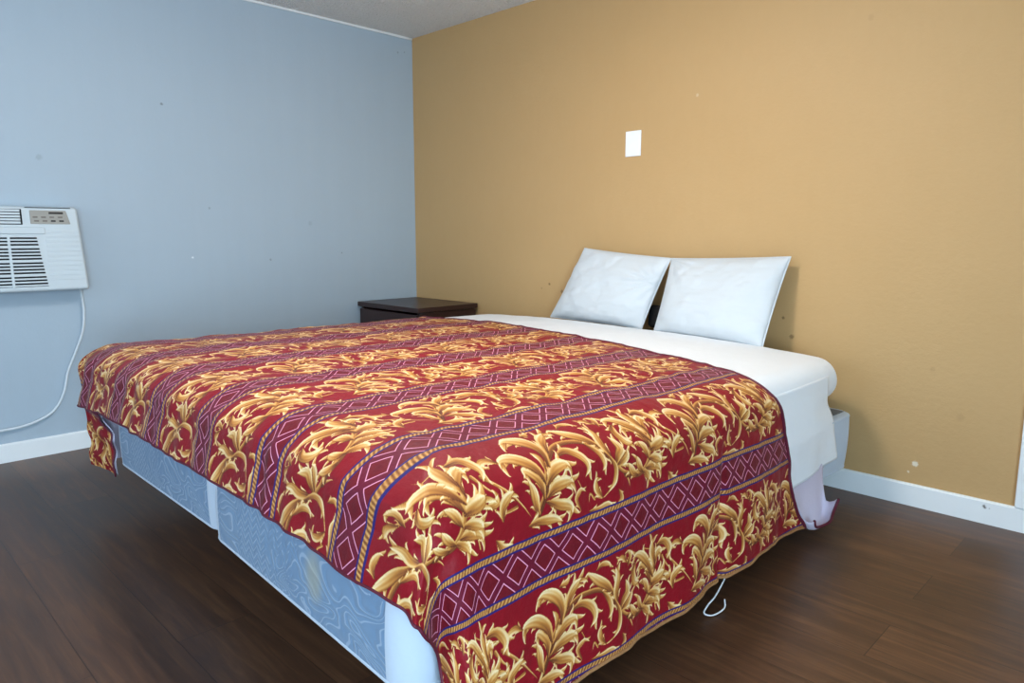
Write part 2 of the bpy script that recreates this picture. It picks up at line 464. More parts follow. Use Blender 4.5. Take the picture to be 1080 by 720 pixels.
_th = np.linspace(0, math.pi / 2, 200); _h = EA * np.sin(_th); _v = EB * (1 - np.cos(_th))
_l = np.concatenate([[0], np.cumsum(np.hypot(np.diff(_h), np.diff(_v)))]); LQ = _l[-1]

def drape(cx, cy, off=0.0):
    px = np.clip(cx, -W + EA, -EA); py = np.maximum(cy, EA)
    dx = cx - px; dy = cy - py
    P = 3.0; d = (np.abs(dx) ** P + np.abs(dy) ** P) ** (1 / P); hyp = np.maximum(np.hypot(dx, dy), 1e-9)
    sm = lambda v, a, b: np.clip((v - a) / (b - a), 0, 1) ** 2 * (3 - 2 * np.clip((v - a) / (b - a), 0, 1))
    # squarish corners: the cloth keeps to the foot face until close to the corner
    ax, ay = np.abs(dx), np.abs(dy)
    f = lambda r: r / (1 + r ** 4) ** 0.25
    ux = np.sign(dx) * f(ax / (np.where(dx < 0, 0.75, 0.50) * ay + 1e-6)); uy = np.sign(dy) * f(ay / (np.where(dx < 0, 0.12, 0.95) * ax + 1e-6))
    ux = ux * np.where(dx < 0, 1 - 0.92 * sm(ay, 0.09, 0.26), 1.0)
    h = np.interp(d, _l, _h); v = np.interp(d, _l, _v); ex = np.maximum(d - LQ, 0)
    side = np.clip(np.abs(ux), 0, 1)
    h = h + ex * 0.04 + 0.02 * np.sin(np.clip(ex / 0.25, 0, 1) * math.pi) * (1 - side)
    v = v + ex
    wg = np.clip(d / 0.12, 0, 1)
    # corner folds: surplus cloth at the two foot corners falls in pleats
    th = np.arctan2(np.abs(dy), np.abs(dx) + 1e-9)
    cor = np.clip(ex / 0.30, 0, 1) * np.sin(2 * th) ** 0.7 * (dx > 0)
    h = h - 0.055 * cor * np.exp(-((th - 0.62) / 0.17) ** 2) + 0.030 * cor * np.exp(-((th - 1.05) / 0.22) ** 2) + 0.018 * cor * np.exp(-((th - 0.25) / 0.15) ** 2)
    # soft wrinkles
    foot = np.clip(-dy / 0.10, 0, 1)
    ruff = 0.0045 * foot * np.sin(cx * 66 + 3 * vnoise(cx * 5, cy * 3)) * (0.5 + 0.5 * vnoise(cx * 6 + 9, cx * 0))
    sd = np.clip(np.abs(dx) / 0.2, 0, 1)
    sw = 0.007 * sd * np.sin(cy * 17 + 2.0 * vnoise(cy * 3, cx * 2)) * np.clip(ex / 0.25, 0, 1)
    puff = 0.0045 * fbm(cx * 6.5, cy * 6.5, 3) + 0.002 * fbm(cx * 22, cy * 22, 2)
    crease = -0.014 * np.exp(-((cy - 0.985) / 0.014) ** 2) * np.clip(dx / .3, 0, 1) * np.clip(ex / .2, 0, 1)
    h = h + (ruff + sw + puff + 0.012 + 0.021 * np.clip(dx / 0.06 + 1, 0, 1) + crease) * wg + off * wg
    far = sm(-dx, 0.08, 0.36)                 # the far corner point folds round in front of the foot
    x = px + ux * h + far * sm(ay, 0.07, 0.27) * 0.02 + far * 0.14 * ex; y = py + uy * h + far * sm(ay, 0.07, 0.27) * 0.06
    z = crown(px, py) - v + puff * (1 - wg * 0.8) + off * (1 - np.clip(d / LQ, 0, 1))
    return x, y, np.maximum(z, 0.012)

# --- leaf scroll of the print: signed distance (mm) and tone, rasterised at 1 mm
FH = PER - 2 * HB
NX, NY = int(TT * 1000), int(FH * 1000)
SDF = np.full((NY, NX), 9.0); TON = np.zeros((NY, NX))

def stroke(P, wid, tone0=0.3, tone1=0.85, lit=1.0, prof='leaf', n=5):
    """P: spine in metres (t,v); wid: half-width in metres"""
    S = spline(P, n) * 1000.0; N = len(S)
    seg = np.hypot(*np.diff(S, axis=0).T); U = np.concatenate([[0], np.cumsum(seg)]); U /= U[-1]
    if prof == 'leaf': Wd = wid * 1000 * (0.22 + 0.95 * np.sin(np.pi * np.clip(U, 0, 1) ** 1.25) ** 0.75) * (1 - U ** 6) + 0.35
    elif prof == 'stem': Wd = wid * 1000 * (1 - 0.45 * U) + 0.2
    elif prof == 'lobe': Wd = wid * 1000 * (0.75 + 0.35 * np.sin(np.pi * U)) * (1 - U ** 2.2) + 0.3
    else: Wd = wid * 1000 * (1 - U) ** 0.75 + 0.3
    mg = Wd.max() + 4
    x0, x1 = int(S[:, 0].min() - mg), int(S[:, 0].max() + mg); y0, y1 = max(0, int(S[:, 1].min() - mg)), min(NY, int(S[:, 1].max() + mg))
    if y1 <= y0: return
    gx, gy = np.meshgrid(np.arange(x0, x1) + .5, np.arange(y0, y1) + .5)
    best = np.full(gx.shape, 99.0); bu = np.zeros(gx.shape); bc = np.zeros(gx.shape)
    for i in range(N - 1):
        a, b = S[i], S[i + 1]; d = b - a; L2 = max(d @ d, 1e-9)
        k = np.clip(((gx - a[0]) * d[0] + (gy - a[1]) * d[1]) / L2, 0, 1)
        ex, ey = gx - a[0] - k * d[0], gy - a[1] - k * d[1]; r = Wd[i] + k * (Wd[i + 1] - Wd[i])
        ds = np.hypot(ex, ey); sd = ds - r; m = sd < best
        best = np.where(m, sd, best); bu = np.where(m, U[i] + k * (U[i + 1] - U[i]), bu)
        bc = np.where(m, (d[0] * ey - d[1] * ex) / math.sqrt(L2) / np.maximum(r, .3), bc)
    tone = tone0 + (tone1 - tone0) * bu ** 0.9 + 0.30 * bc * lit
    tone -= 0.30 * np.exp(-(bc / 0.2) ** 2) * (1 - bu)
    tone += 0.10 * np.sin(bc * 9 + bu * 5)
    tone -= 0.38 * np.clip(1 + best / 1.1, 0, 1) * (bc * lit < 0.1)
    xi = np.arange(x0, x1) % NX
    sub = SDF[y0:y1][:, xi]; st = TON[y0:y1][:, xi]
    st = np.where(best < 0.5, np.clip(tone, 0, 1), st); sub = np.minimum(sub, best)
    SDF[y0:y1, xi] = sub; TON[y0:y1, xi] = st

def leaf(P, wid, sides=(1, -1), lobes=4, lit=1.0, t0=0.22, t1=0.88, big=1.0):
    """acanthus leaf: a fleshy curled blade whose edges end in plump hooked lobes"""
    S = spline(P, 8); N = len(S)
    for sdn in sides:
        for k in range(lobes):
            u = 0.16 + 0.66 * k / max(1, lobes - 1); i = min(N - 2, int(u * (N - 1)))
            tg = S[min(N - 1, i + 1)] - S[max(0, i - 1)]; tg /= np.hypot(*tg) + 1e-9
            nr = np.array([-tg[1], tg[0]]) * sdn
            ln = wid * big * (1.55 - 0.9 * abs(u - .5)); a = S[i] - tg * wid * .35
            m = a + tg * ln * 0.75 + nr * ln * 0.38; e = a + tg * ln * 1.35 + nr * ln * 0.95; e2 = e - tg * ln * .02 + nr * ln * .34
            stroke([a, m, e, e2], wid * 0.40, t0 + 0.10, min(1, t1 + .12), lit * sdn, 'lobe', 4)
    stroke(P, wid * 0.78, t0, t1, lit, 'leaf')

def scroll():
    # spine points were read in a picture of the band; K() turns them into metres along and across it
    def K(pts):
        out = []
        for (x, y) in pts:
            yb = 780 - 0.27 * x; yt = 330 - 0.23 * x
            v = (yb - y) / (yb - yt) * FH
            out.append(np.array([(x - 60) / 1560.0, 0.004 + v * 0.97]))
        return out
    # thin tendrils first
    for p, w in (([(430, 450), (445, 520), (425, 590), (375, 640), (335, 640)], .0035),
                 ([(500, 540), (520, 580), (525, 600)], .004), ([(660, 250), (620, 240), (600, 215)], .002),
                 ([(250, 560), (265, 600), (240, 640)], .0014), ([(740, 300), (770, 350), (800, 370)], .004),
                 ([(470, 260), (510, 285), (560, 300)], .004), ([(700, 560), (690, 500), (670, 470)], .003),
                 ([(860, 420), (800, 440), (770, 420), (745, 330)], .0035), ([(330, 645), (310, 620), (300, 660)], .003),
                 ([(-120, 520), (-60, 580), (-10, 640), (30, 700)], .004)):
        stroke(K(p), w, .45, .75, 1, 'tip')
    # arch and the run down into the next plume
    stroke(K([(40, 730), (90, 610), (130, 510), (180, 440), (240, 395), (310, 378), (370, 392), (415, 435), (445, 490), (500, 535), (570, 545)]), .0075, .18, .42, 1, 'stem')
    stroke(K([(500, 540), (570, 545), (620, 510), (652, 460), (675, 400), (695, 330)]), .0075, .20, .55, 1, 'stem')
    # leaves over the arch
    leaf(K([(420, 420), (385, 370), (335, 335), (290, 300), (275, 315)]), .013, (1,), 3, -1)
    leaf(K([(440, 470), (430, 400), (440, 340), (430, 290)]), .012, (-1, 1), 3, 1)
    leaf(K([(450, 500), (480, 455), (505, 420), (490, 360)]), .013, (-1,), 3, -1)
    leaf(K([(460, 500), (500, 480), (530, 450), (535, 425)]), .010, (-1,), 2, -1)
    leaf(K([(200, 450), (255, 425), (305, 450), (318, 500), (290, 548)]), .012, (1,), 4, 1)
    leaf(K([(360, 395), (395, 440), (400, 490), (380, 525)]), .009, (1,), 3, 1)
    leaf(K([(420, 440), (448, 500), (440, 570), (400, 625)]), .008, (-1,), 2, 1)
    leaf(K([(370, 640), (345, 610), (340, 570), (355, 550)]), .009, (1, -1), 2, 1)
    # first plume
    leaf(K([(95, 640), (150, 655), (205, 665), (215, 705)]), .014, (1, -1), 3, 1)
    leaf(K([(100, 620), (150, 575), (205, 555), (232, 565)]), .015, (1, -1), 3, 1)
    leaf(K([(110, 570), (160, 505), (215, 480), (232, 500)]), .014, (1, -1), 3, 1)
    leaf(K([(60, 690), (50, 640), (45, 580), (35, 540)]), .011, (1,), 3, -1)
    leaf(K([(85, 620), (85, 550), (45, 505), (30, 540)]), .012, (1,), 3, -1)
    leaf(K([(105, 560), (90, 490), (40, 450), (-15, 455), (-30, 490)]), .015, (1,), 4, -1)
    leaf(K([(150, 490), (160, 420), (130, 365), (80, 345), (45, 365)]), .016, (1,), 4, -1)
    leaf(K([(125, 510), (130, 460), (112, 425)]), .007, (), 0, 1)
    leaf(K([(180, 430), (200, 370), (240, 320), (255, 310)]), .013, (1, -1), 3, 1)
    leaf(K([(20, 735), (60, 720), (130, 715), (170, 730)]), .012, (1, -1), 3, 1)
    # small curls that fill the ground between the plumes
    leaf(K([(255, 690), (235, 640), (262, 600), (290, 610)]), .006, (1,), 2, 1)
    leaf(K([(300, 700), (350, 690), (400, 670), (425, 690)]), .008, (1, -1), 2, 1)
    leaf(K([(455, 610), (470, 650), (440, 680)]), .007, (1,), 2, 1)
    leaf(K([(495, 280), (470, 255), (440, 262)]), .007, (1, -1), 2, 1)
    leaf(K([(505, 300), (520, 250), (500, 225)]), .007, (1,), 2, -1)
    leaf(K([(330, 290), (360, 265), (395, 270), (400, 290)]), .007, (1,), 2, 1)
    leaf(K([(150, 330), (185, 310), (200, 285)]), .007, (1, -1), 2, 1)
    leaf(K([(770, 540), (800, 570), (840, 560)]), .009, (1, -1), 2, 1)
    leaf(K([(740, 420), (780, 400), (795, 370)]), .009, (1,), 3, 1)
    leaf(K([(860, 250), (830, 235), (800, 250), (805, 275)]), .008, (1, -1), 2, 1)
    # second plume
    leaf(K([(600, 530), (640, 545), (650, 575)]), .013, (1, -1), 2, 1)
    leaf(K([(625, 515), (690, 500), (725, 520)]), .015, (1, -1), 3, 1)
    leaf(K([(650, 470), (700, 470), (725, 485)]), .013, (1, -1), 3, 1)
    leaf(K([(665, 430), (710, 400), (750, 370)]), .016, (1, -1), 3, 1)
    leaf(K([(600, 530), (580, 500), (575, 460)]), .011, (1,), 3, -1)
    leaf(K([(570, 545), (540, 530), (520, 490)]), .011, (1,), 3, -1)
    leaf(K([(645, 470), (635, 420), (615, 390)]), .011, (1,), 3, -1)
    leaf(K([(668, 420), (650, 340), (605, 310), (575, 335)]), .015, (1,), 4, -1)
    leaf(K([(680, 390), (640, 310), (580, 262), (530, 275)]), .013, (1, -1), 3, -1)
    leaf(K([(690, 360), (690, 310), (715, 265), (735, 285)]), .013, (1, -1), 3, 1)
    leaf(K([(560, 300), (540, 340), (555, 390), (590, 395)]), .012, (-1, 1), 3, 1)
    leaf(K([(690, 330), (665, 250), (670, 205)]), .013, (1, -1), 2, 1)
    leaf(K([(700, 240), (750, 225), (785, 270), (770, 320)]), .012, (1,), 4, 1)
    leaf(K([(800, 470), (800, 420), (830, 380), (860, 360)]), .011, (1, -1), 3, 1)
scroll()

def sample(s, t):
    """tile lookup (bilinear) for flat cloth coordinates"""
    ss = np.mod(s - S1, PER); v = (PER - HB - ss) * 1000 - .5; u = np.mod((t - T0) * 1000, NX) - .5
    v = np.clip(v, 0, NY - 1.001); i = np.floor(v).astype(int); fv = v - i
    j = np.floor(u).astype(int); fu = u - j; j0 = j % NX; j1 = (j + 1) % NX; i1 = np.minimum(i + 1, NY - 1)
    f = lambda A: (A[i, j0] * (1 - fu) + A[i, j1] * fu) * (1 - fv) + (A[i1, j0] * (1 - fu) + A[i1, j1] * fu) * fv
    return f(SDF), f(TON)

CX0, CX1, CY0 = -W - 0.40, 0.455, -0.155
HEAD = [(-2.4, 1.50), (-2.0, 1.50), (-1.4, 1.51), (-0.85, 1.455), (-.43, 1.40), (-.15, 1.33), (-.03, 1.295), (.08, 1.34), (.2, 1.40), (.3, 1.42), (.4, 1.47), (.46, 1.52)]
HX, HY = np.array(HEAD).T
def head_edge(cx):
    s = spline(HEAD, 12); return np.interp(cx, s[:, 0], s[:, 1])
def side_hem(cy):   # the near hem is slightly uneven
    return CX1 + 0.034 * np.clip(1 - cy / 0.9, 0, 1) + 0.010 * vnoise(cy * 4 + 3, cy * 0) + 0.004 * vnoise(cy * 17, cy * 0)

def cloth_grid(nu, nv, off=0.0, dense=True):
    u = np.linspace(0, 1, nu); v = np.linspace(0, 1, nv)
    if dense: u = 1 - (1 - u) ** 1.35 if False else u ** 0.80 ; v = v ** 0.85
    U, V = np.meshgrid(u, v, indexing='ij')
    cx = CX0 + (CX1 - CX0) * U
    hy = head_edge(cx)
    foot = CY0 + 0.007 * vnoise(cx * 3.1, cx * 0) + 0.004 * vnoise(cx * 14, cx * 0)
    cy = hy + (foot - hy) * V
    cx = CX0 + (side_hem(cy) - CX0) * U
    x, y, z = drape(cx, cy, off)
    return cx, cy, x, y, z

def comforter():
    cx, cy, x, y, z = cloth_grid(1300, 820)
    me = grid_mesh('comforter', x, y, z); me.flip_normals()
    a = me.attributes.new('cloth_st', 'FLOAT_VECTOR', 'POINT')
    st = np.stack([cx, cy, cx * 0], -1).reshape(-1).astype(np.float32); a.data.foreach_set('vector', st)
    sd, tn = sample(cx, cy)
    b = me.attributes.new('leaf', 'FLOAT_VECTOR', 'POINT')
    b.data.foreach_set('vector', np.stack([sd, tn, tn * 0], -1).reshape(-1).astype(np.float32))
    o = link('comforter', me, M['print']); o.matrix_world = BED
    tag(o, 'red and gold leaf-scroll patterned comforter spread over the bed, hanging down its near side', 'comforter')
    # lining on the inner face
    _, _, lx, ly, lz = cloth_grid(260, 170, -0.009)
    lm = grid_mesh('lining', lx, ly, lz)
    li = link('lining', lm, M['lining'], o); li['label'] = 'pale lilac lining on the inside'
    # bound edges
    k = MB(); step = 3
    head = [(x[i, 0], y[i, 0], z[i, 0] - .002) for i in range(0, x.shape[0], step)]
    k.tube(head, 0.0065, 8); k.build('edge_binding', M['piping'], o)
    k = MB()
    foot = [(x[i, -1], y[i, -1], z[i, -1]) for i in range(0, x.shape[0], step)]
    k.tube(foot, 0.0032, 8); k.build('edge_binding', M['piping'], o)
    k = MB()
    side = [(x[-1, j], y[-1, j], max(z[-1, j], .012)) for j in range(0, x.shape[1], step)]
    k.tube(side, 0.0045, 8); k.build('side_hem', M['hem'], o)
    # turned-out corner showing the lining at the head end of the hem
    n, m = 30, 26; U, V = np.meshgrid(np.linspace(0, 1, n), np.linspace(0, 1, m), indexing='ij')
    arc = 1 - (2 * U - 1) ** 4          # rounded lower end
    yl = 1.44 + 0.105 * V ** 1.5; yr = 1.775 - 0.065 * V
    Y = yl + (yr - yl) * U
    zt = 0.30 - 0.05 * U; zb = 0.040 + 0.045 * (1 - arc) + 0.012 * U
    Z = zt + (zb - zt) * np.minimum(V / 0.86, 1); X = 0.005 + 0.045 * np.clip((V - .35) / .65, 0, 1) ** 1.3 + 0.006 * np.sin(U * 9 + V * 3) * V
    c = np.clip((V - 0.86) / 0.14, 0, 1) * math.pi * 0.85
    X = X + 0.018 * (1 - np.cos(c)) * (0.5 + 0.5 * U); Z = Z - 0.014 * np.sin(c) + 0.012 * (1 - np.cos(c)) * U
    Z = np.maximum(Z, 0.012)
    fm = grid_mesh('lining_corner', X, Y, Z); fo = link('lining_corner', fm, M['lining'], o)
    fo['label'] = 'pale lilac lining of the turned-out corner'
    sm = fo.modifiers.new('thick', 'SOLIDIFY'); sm.thickness = 0.005; sm.offset = 0
    k = MB(); k.tube([(X[i, -1], Y[i, -1], Z[i, -1]) for i in range(n)] , 0.0045, 8); k.build('edge_binding', M['piping'], fo)
    # loose thread hanging from the hem
    q = spline([(0.02, 1.07, 0.085), (0.035, 1.02, .06), (0.045, .95, 0.035), (0.045, 0.915, 0.025), (0.05, 0.885, .014), (0.065, 0.905, 0.006), (0.07, 0.955, 0.008), (.06, .975, .022)], 8)
    k = MB(); k.tube([tuple(p) for p in q], 0.0022, 6); k.build('loose_thread', M['thread'], o)
    return o
COMF = comforter()

def HEADSHIFT(y):
    k = np.clip((y - 1.45) / 0.58, 0, 1); return 0.020 * k ** 2.2

def mattress():
    def zf(q):
        q = q.copy(); t = np.clip((q[2] - 0.385) / 0.18, 0, 1)
        q[2] += (crown(np.array(q[0]), np.array(q[1])) - 0.577) * t
        if q[0] > -1: q[0] -= float(HEADSHIFT(q[1])); q[1] -= 0.035 * float(np.clip((q[0] + .6) / .6, 0, 1)) ** 2 * float(np.clip((q[1] - 1.4) / .6, 0, 1))
        return q
    me = rounded_box('mattress', (-W + .024, 0.024, 0.392), (-.024, 2.026, 0.557), 0.080, 0.06, zf)
    mt = link('mattress', me, M['ticking']); mt.matrix_world = BED
    tag(mt, 'thick king mattress on the two box springs, wrapped in the white sheet', 'mattress')
    # sheet: shell round the mattress plus the part that hangs beside it
    def zs(q):
        q = zf(q); n = 0.0022 * mn.noise(Vector((q[0] * 5, q[1] * 5, q[2] * 5))) + 0.0016 * mn.noise(Vector((q[0] * 14, q[1] * 14, q[2] * 14)))
        q[2] += n; return q
    me = rounded_box('bed_sheet', (-W + .017, 0.017, 0.387), (-.017, 2.033, 0.564), 0.086, 0.03, zs)
    sh = link('bed_sheet', me, M['sheet']); sh.matrix_world = BED
    tag(sh, 'white cotton sheet covering the mattress, bare at the pillow end', 'bed sheet')
    n, m = 70, 34; U, V = np.meshgrid(np.linspace(0, 1, n), np.linspace(0, 1, m), indexing='ij')
    Y = 1.15 + U * (1.845 - 1.15 - 0.03 * np.sin(V * math.pi) + 0.02 * V)
    Z = 0.503 - V * (0.298 + 0.030 * (1 - U))
    X = -0.0245 + 0.0125 * np.clip(V / .2, 0, 1) + 0.029 * np.clip((V - .15) / .4, 0, 1) * np.clip((U - .12) / .25, 0, 1) + 0.004 * np.sin(Y * 23 + V * 3) * V ** 2 * U + 0.003 * fbm(Y * 8, Z * 9, 2) * np.clip(V * 2 - .4, 0, 1)
    X = X - 0.014 * np.exp(-((V - 0.30) / .13) ** 2) * np.clip((U - .75) / .25, 0, 1) - 0.004 * V
    Y = Y - HEADSHIFT(Y) * 0; X = X - HEADSHIFT(Y)
    hm = grid_mesh('hanging_edge', X, Y, Z); ho = link('hanging_edge', hm, M['sheet'], sh)
    sm = ho.modifiers.new('thick', 'SOLIDIFY'); sm.thickness = 0.003; sm.offset = -1
mattress()

def box_spring(loc, rz, tilt, w, label, roll=0.0, length=2.02, h=0.209):
    root = empty('box_spring', loc, 0); root.rotation_euler = (tilt, roll, rz)
    # quilted panels with wide plain corners, rounded in plan
    r = 0.065; pts = []
    for (cx, cy, a0) in ((-r, r, -90), (-r, length - r, 0), (-w + r, length - r, 90), (-w + r, r, 180)):
        for i in range(13):
            a = R_(a0 + 7.5 * i); pts.append((cx, cy, math.cos(a), math.sin(a), i < 12))
    e = 0.012; lv = [(0, e)] + [(e * (1 - math.cos(R_(t))), e * (1 - math.sin(R_(t)))) for t in (30, 60, 90)]
    lv += [(z, -0.004 * math.sin(math.pi * (z - e) / (h - 2 * e))) for z in np.linspace(e, h - e, 9)[1:-1]]
    lv += [(h - e, 0)] + [(h - e * (1 - math.cos(R_(t))), e * (1 - math.sin(R_(t)))) for t in (60, 30)] + [(h, e)]
    k = MB(); n = len(pts)
    V = [(cx + c * (r - ins), cy + sn * (r - ins), z) for (z, ins) in lv for (cx, cy, c, sn, _) in pts]
    F = [(j * n + i, j * n + (i + 1) % n, (j + 1) * n + (i + 1) % n, (j + 1) * n + i) for j in range(len(lv) - 1) for i in range(n)]
    k.v = V; k.f = F + [tuple(reversed(range(n))), tuple((len(lv) - 1) * n + i for i in range(n))]
    k.mi = [1 if (pts[q[0] % n][4] or (q[0] % n) in (12, 38)) else 0 for q in F] + [1, 1]  # long sides and corners take the paler plain cloth, stronger light painted in
    k.build('body', [M['ticking' if roll else 'ticking_clean'], M['ticking_plain']], root)
    for z in (0.008, h - 0.008):
        k = MB(); pts = []
        for (cx, cy, a0) in ((-r, r, -90), (-r, length - r, 0), (-w + r, length - r, 90), (-w + r, r, 180)):
            for i in range(7):
                a = R_(a0 + 15 * i); pts.append((cx + (r - .004) * math.cos(a), cy + (r - .004) * math.sin(a), z))
        k.tube(pts, 0.0055, 8, True); k.build('piping', M['ticking_plain'], root)
    k = MB(); k.box((-w + .03, .03, h - .002), (-.03, length - .03, h + .0015)); k.build('dust_cover', M['dust'], root, bevel=.0007)
    tag(root, label, 'box spring', 'two box springs of the king bed')
box_spring((2.752, -2.150, 0.155), R_(-1.5), R_(-0.45), 0.915, 'pale quilted box spring nearer the camera, with a faint yellow stain at its foot', R_(1.85))
box_spring((1.828, -2.097, 0.170), R_(-0.3), 0, 0.90, 'pale quilted box spring on the far half of the bed, towards the air conditioner')

def bed_frame():
    root = empty('bedstead', (1.8, -1.1, 0)); o = Vector((1.8, -1.1, 0))
    tag(root, 'low black steel bedstead standing on the floor under the two box springs', 'bedstead')
    def rail(a, b, w=0.03, h=0.03, name='rail'):
        a = Vector(a) - o; b = Vector(b) - o; d = (b - a).normalized(); s = Vector((0, 0, 1)).cross(d).normalized() * w / 2
        k = MB(); dn = Vector((0, 0, -h))
        k.hexa([a - s + dn, a + s + dn, b + s + dn, b - s + dn, a - s, a + s, b + s, b - s]); 
        bm = k.build(name, M['metal'], root, bevel=0.003); 
        b2 = bmesh.new(); b2.from_mesh(bm.data); bmesh.ops.recalc_face_normals(b2, faces=b2.faces); b2.to_mesh(bm.data); b2.free()
    zf, zh, zc = 0.158, 0.143, 0.168
    rail((2.45, -1.75, zf - .006), (2.54, -0.45, zh), name='side_rail'); rail((1.12, -1.75, zc), (1.12, -0.45, zc), name='side_rail')
    rail((1.70, -1.75, zc), (1.70, -.45, zc), name='centre_rail')
    rail((1.12, -1.78, .132), (2.45, -1.78, .132), name='cross_bar'); rail((1.12, -.42, .112), (2.54, -.42, .112), name='cross_bar')
    for (x, y, z) in ((2.45, -1.72, .14), (2.535, -.5, .115), (1.12, -1.72, .14), (1.12, -.5, .14), (1.70, -1.72, .14), (1.70, -.5, .14)):
        k = MB(); k.tube([(x - o.x, y - o.y, 0.018), (x - o.x, y - o.y, z)], 0.016, 14); lg = k.build('leg', M['metal'], root)
        k = MB(); k.tube([(x - o.x, y - o.y, 0.0), (x - o.x, y - o.y, .004), (x - o.x, y - o.y, 0.02)], [.022, .024, .02], 14); k.build('foot_cap', M['rubber'], lg)
bed_frame()

# ------------------------------------------------------------------ pillows
def pillow(c, thick, label, seed, ears):
    """c: BL, BR, TR, TL corners in world space (front view)"""
    BL, BR, TR, TL = [np.array(p, float) for p in c]
    o0 = (BL + BR) / 2
    n = 64; u = np.linspace(-1, 1, n); U, V = np.meshgrid(u, u, indexing='ij')
    # outline: sides drawn in a little between the pointed corners
    pin = 0.022
    su = U * (1 - pin * (1 - V ** 2) ** 1 * 0.9 * np.abs(U)) ; sv = V * (1 - pin * (1 - U ** 2) * np.abs(V))
    a = (su + 1) / 2; b = (sv + 1) / 2
    P = (BL[None, None] * ((1 - a) * (1 - b))[..., None] + BR * (a * (1 - b))[..., None] + TR * (a * b)[..., None] + TL * ((1 - a) * b)[..., None])
    nrm = np.cross(BR - BL, TL - BL); nrm /= np.linalg.norm(nrm)
    th = ((1 - np.abs(U) ** 2.6) * (1 - np.abs(V) ** 2.6)) ** 0.62
    low = 1 + 0.25 * (-V) * (1 - np.abs(U) ** 2)
    wr = fbm(U * 2.2 + seed, V * 2.2 + seed * 2, 3) * 0.006 + 0.003 * fbm(U * 6 + seed, V * 5, 2)
    rad = 0.006 * np.sin(np.arctan2(V - ears[1], U - ears[0]) * 16 + seed) * np.exp(-(((U - ears[0]) ** 2 + (V - ears[1]) ** 2) / .35))
    mk = np.clip(th * 3, 0, 1)
    F = P + nrm * ((th * thick * low + (wr + rad) * mk))[..., None]
    Bk = P - nrm * ((th * thick * 0.65) + wr * 0.5 * mk)[..., None]
    def flat(Q, z0=0): return Q - o0
    F = F - o0; Bk = Bk - o0
    bm = bmesh.new()
    fv = [[bm.verts.new(F[i, j]) for j in range(n)] for i in range(n)]
    bv = [[(fv[i][j] if (i in (0, n - 1) or j in (0, n - 1)) else bm.verts.new(Bk[i, j])) for j in range(n)] for i in range(n)]
    for i in range(n - 1):
        for j in range(n - 1):
            bm.faces.new((fv[i][j], fv[i + 1][j], fv[i + 1][j + 1], fv[i][j + 1]))
            bm.faces.new((bv[i][j], bv[i][j + 1], bv[i + 1][j + 1], bv[i + 1][j]))
    bm.verts.index_update()
    me = bpy.data.meshes.new('pillow'); bm.to_mesh(me)
    at = me.attributes.new('cloth_uv', 'FLOAT_VECTOR', 'POINT')
    uv = np.zeros((len(me.vertices), 3), np.float32)
    for i in range(n):
        for j in range(n):
            uv[fv[i][j].index] = (a[i, j], b[i, j], 0); uv[bv[i][j].index] = (a[i, j], b[i, j], 0)
    at.data.foreach_set('vector', uv.ravel()); bm.free()
    o = link('pillow', me, M['pillow'], loc=tuple(o0))
    tag(o, label, 'pillow', 'white pillows leaning on the ochre wall')
    # stitched seam along the edge
    k = MB(); loop = [F[i, 0] for i in range(n)] + [F[n - 1, j] for j in range(1, n)] + [F[i, n - 1] for i in range(n - 2, -1, -1)] + [F[0, j] for j in range(n - 2, 0, -1)]
    k.tube([tuple(p) for p in loop], 0.0028, 6, True); k.build('seam', M['pillow'], o)
    return o
pillow([(1.275, -.112, .576), (1.862, -.142, .572), (1.950, -.055, .892), (1.445, -.050, .930)], 0.075,
       'white pillow on the left, its upper left corner pointed, leaning on the ochre wall', 2.0, (1, .3))
pillow([(1.938, -.155, .570), (2.468, -.195, .558), (2.500, -.055, .912), (1.955, -.055, .892)], 0.075,
       'white pillow on the right, overlapping its neighbour, leaning on the ochre wall', 5.3, (-1, 1))

# ------------------------------------------------------------------ nightstand
def nightstand():
    root = empty('nightstand', (0.02, -0.02, 0))
    tag(root, 'dark espresso wooden nightstand in the corner beyond the bed', 'nightstand')
    w, d, h = 0.595, 0.445, 0.596
    k = MB(); k.box((0, -d, h - .028), (w, 0, h)); k.build('tabletop', M['dark_wood'], root, bevel=0.003)
    k = MB(); t = .018
    k.box((.012, -d + .022, .06), (.012 + t, -.005, h - .028)); k.box((w - .012 - t, -d + .022, .06), (w - .012, -.005, h - .028))
    k.box((.012 + t, -.02, .06), (w - .012 - t, -.005, h - .028)); k.box((.012 + t, -d + .022, .06), (w - .012 - t, -.02, .078))
    k.build('body', M['dark_wood'], root, bevel=.0015)
    k = MB(); k.box((.03, -d + .05, 0), (w - .03, -.02, .06)); k.build('plinth', M['dark_wood'], root, bevel=.002)
    for z0, z1 in ((.33, .555), (.085, .315)):
        k = MB(); k.box((.018, -d + .004, z0), (w - .018, -d + .022, z1)); dr = k.build('drawer', M['dark_wood'], root, bevel=.002)
        zc = (z0 + z1) / 2; xc = w / 2; k = MB(); k.tube([(xc, -d + .006, zc), (xc, -d - .006, zc), (xc, -d - .012, zc), (xc, -d - .018, zc)], [.006, .006, .014, .009], 14)
        k.build('knob', M['metal'], dr)
nightstand()

# ------------------------------------------------------------------ wall cover plate
def plate():
    k = MB(); k.box((-.0435, -.006, -.0585), (.0435, 0, .0585)); o = k.build('cover_plate', M['plate'], bevel=.004, seg=3, loc=(1.690, 0, 1.4225))
    tag(o, 'blank white cover plate high on the ochre wall above the pillows', 'wall plate')
    for z in (-.041, .041):
        k = MB(); k.tube([(0, -.0055, z), (0, -.0068, z), (0, -.0072, z)], [.0032, .003, .0018], 12); k.build('screw', M['plate'], o)
plate()

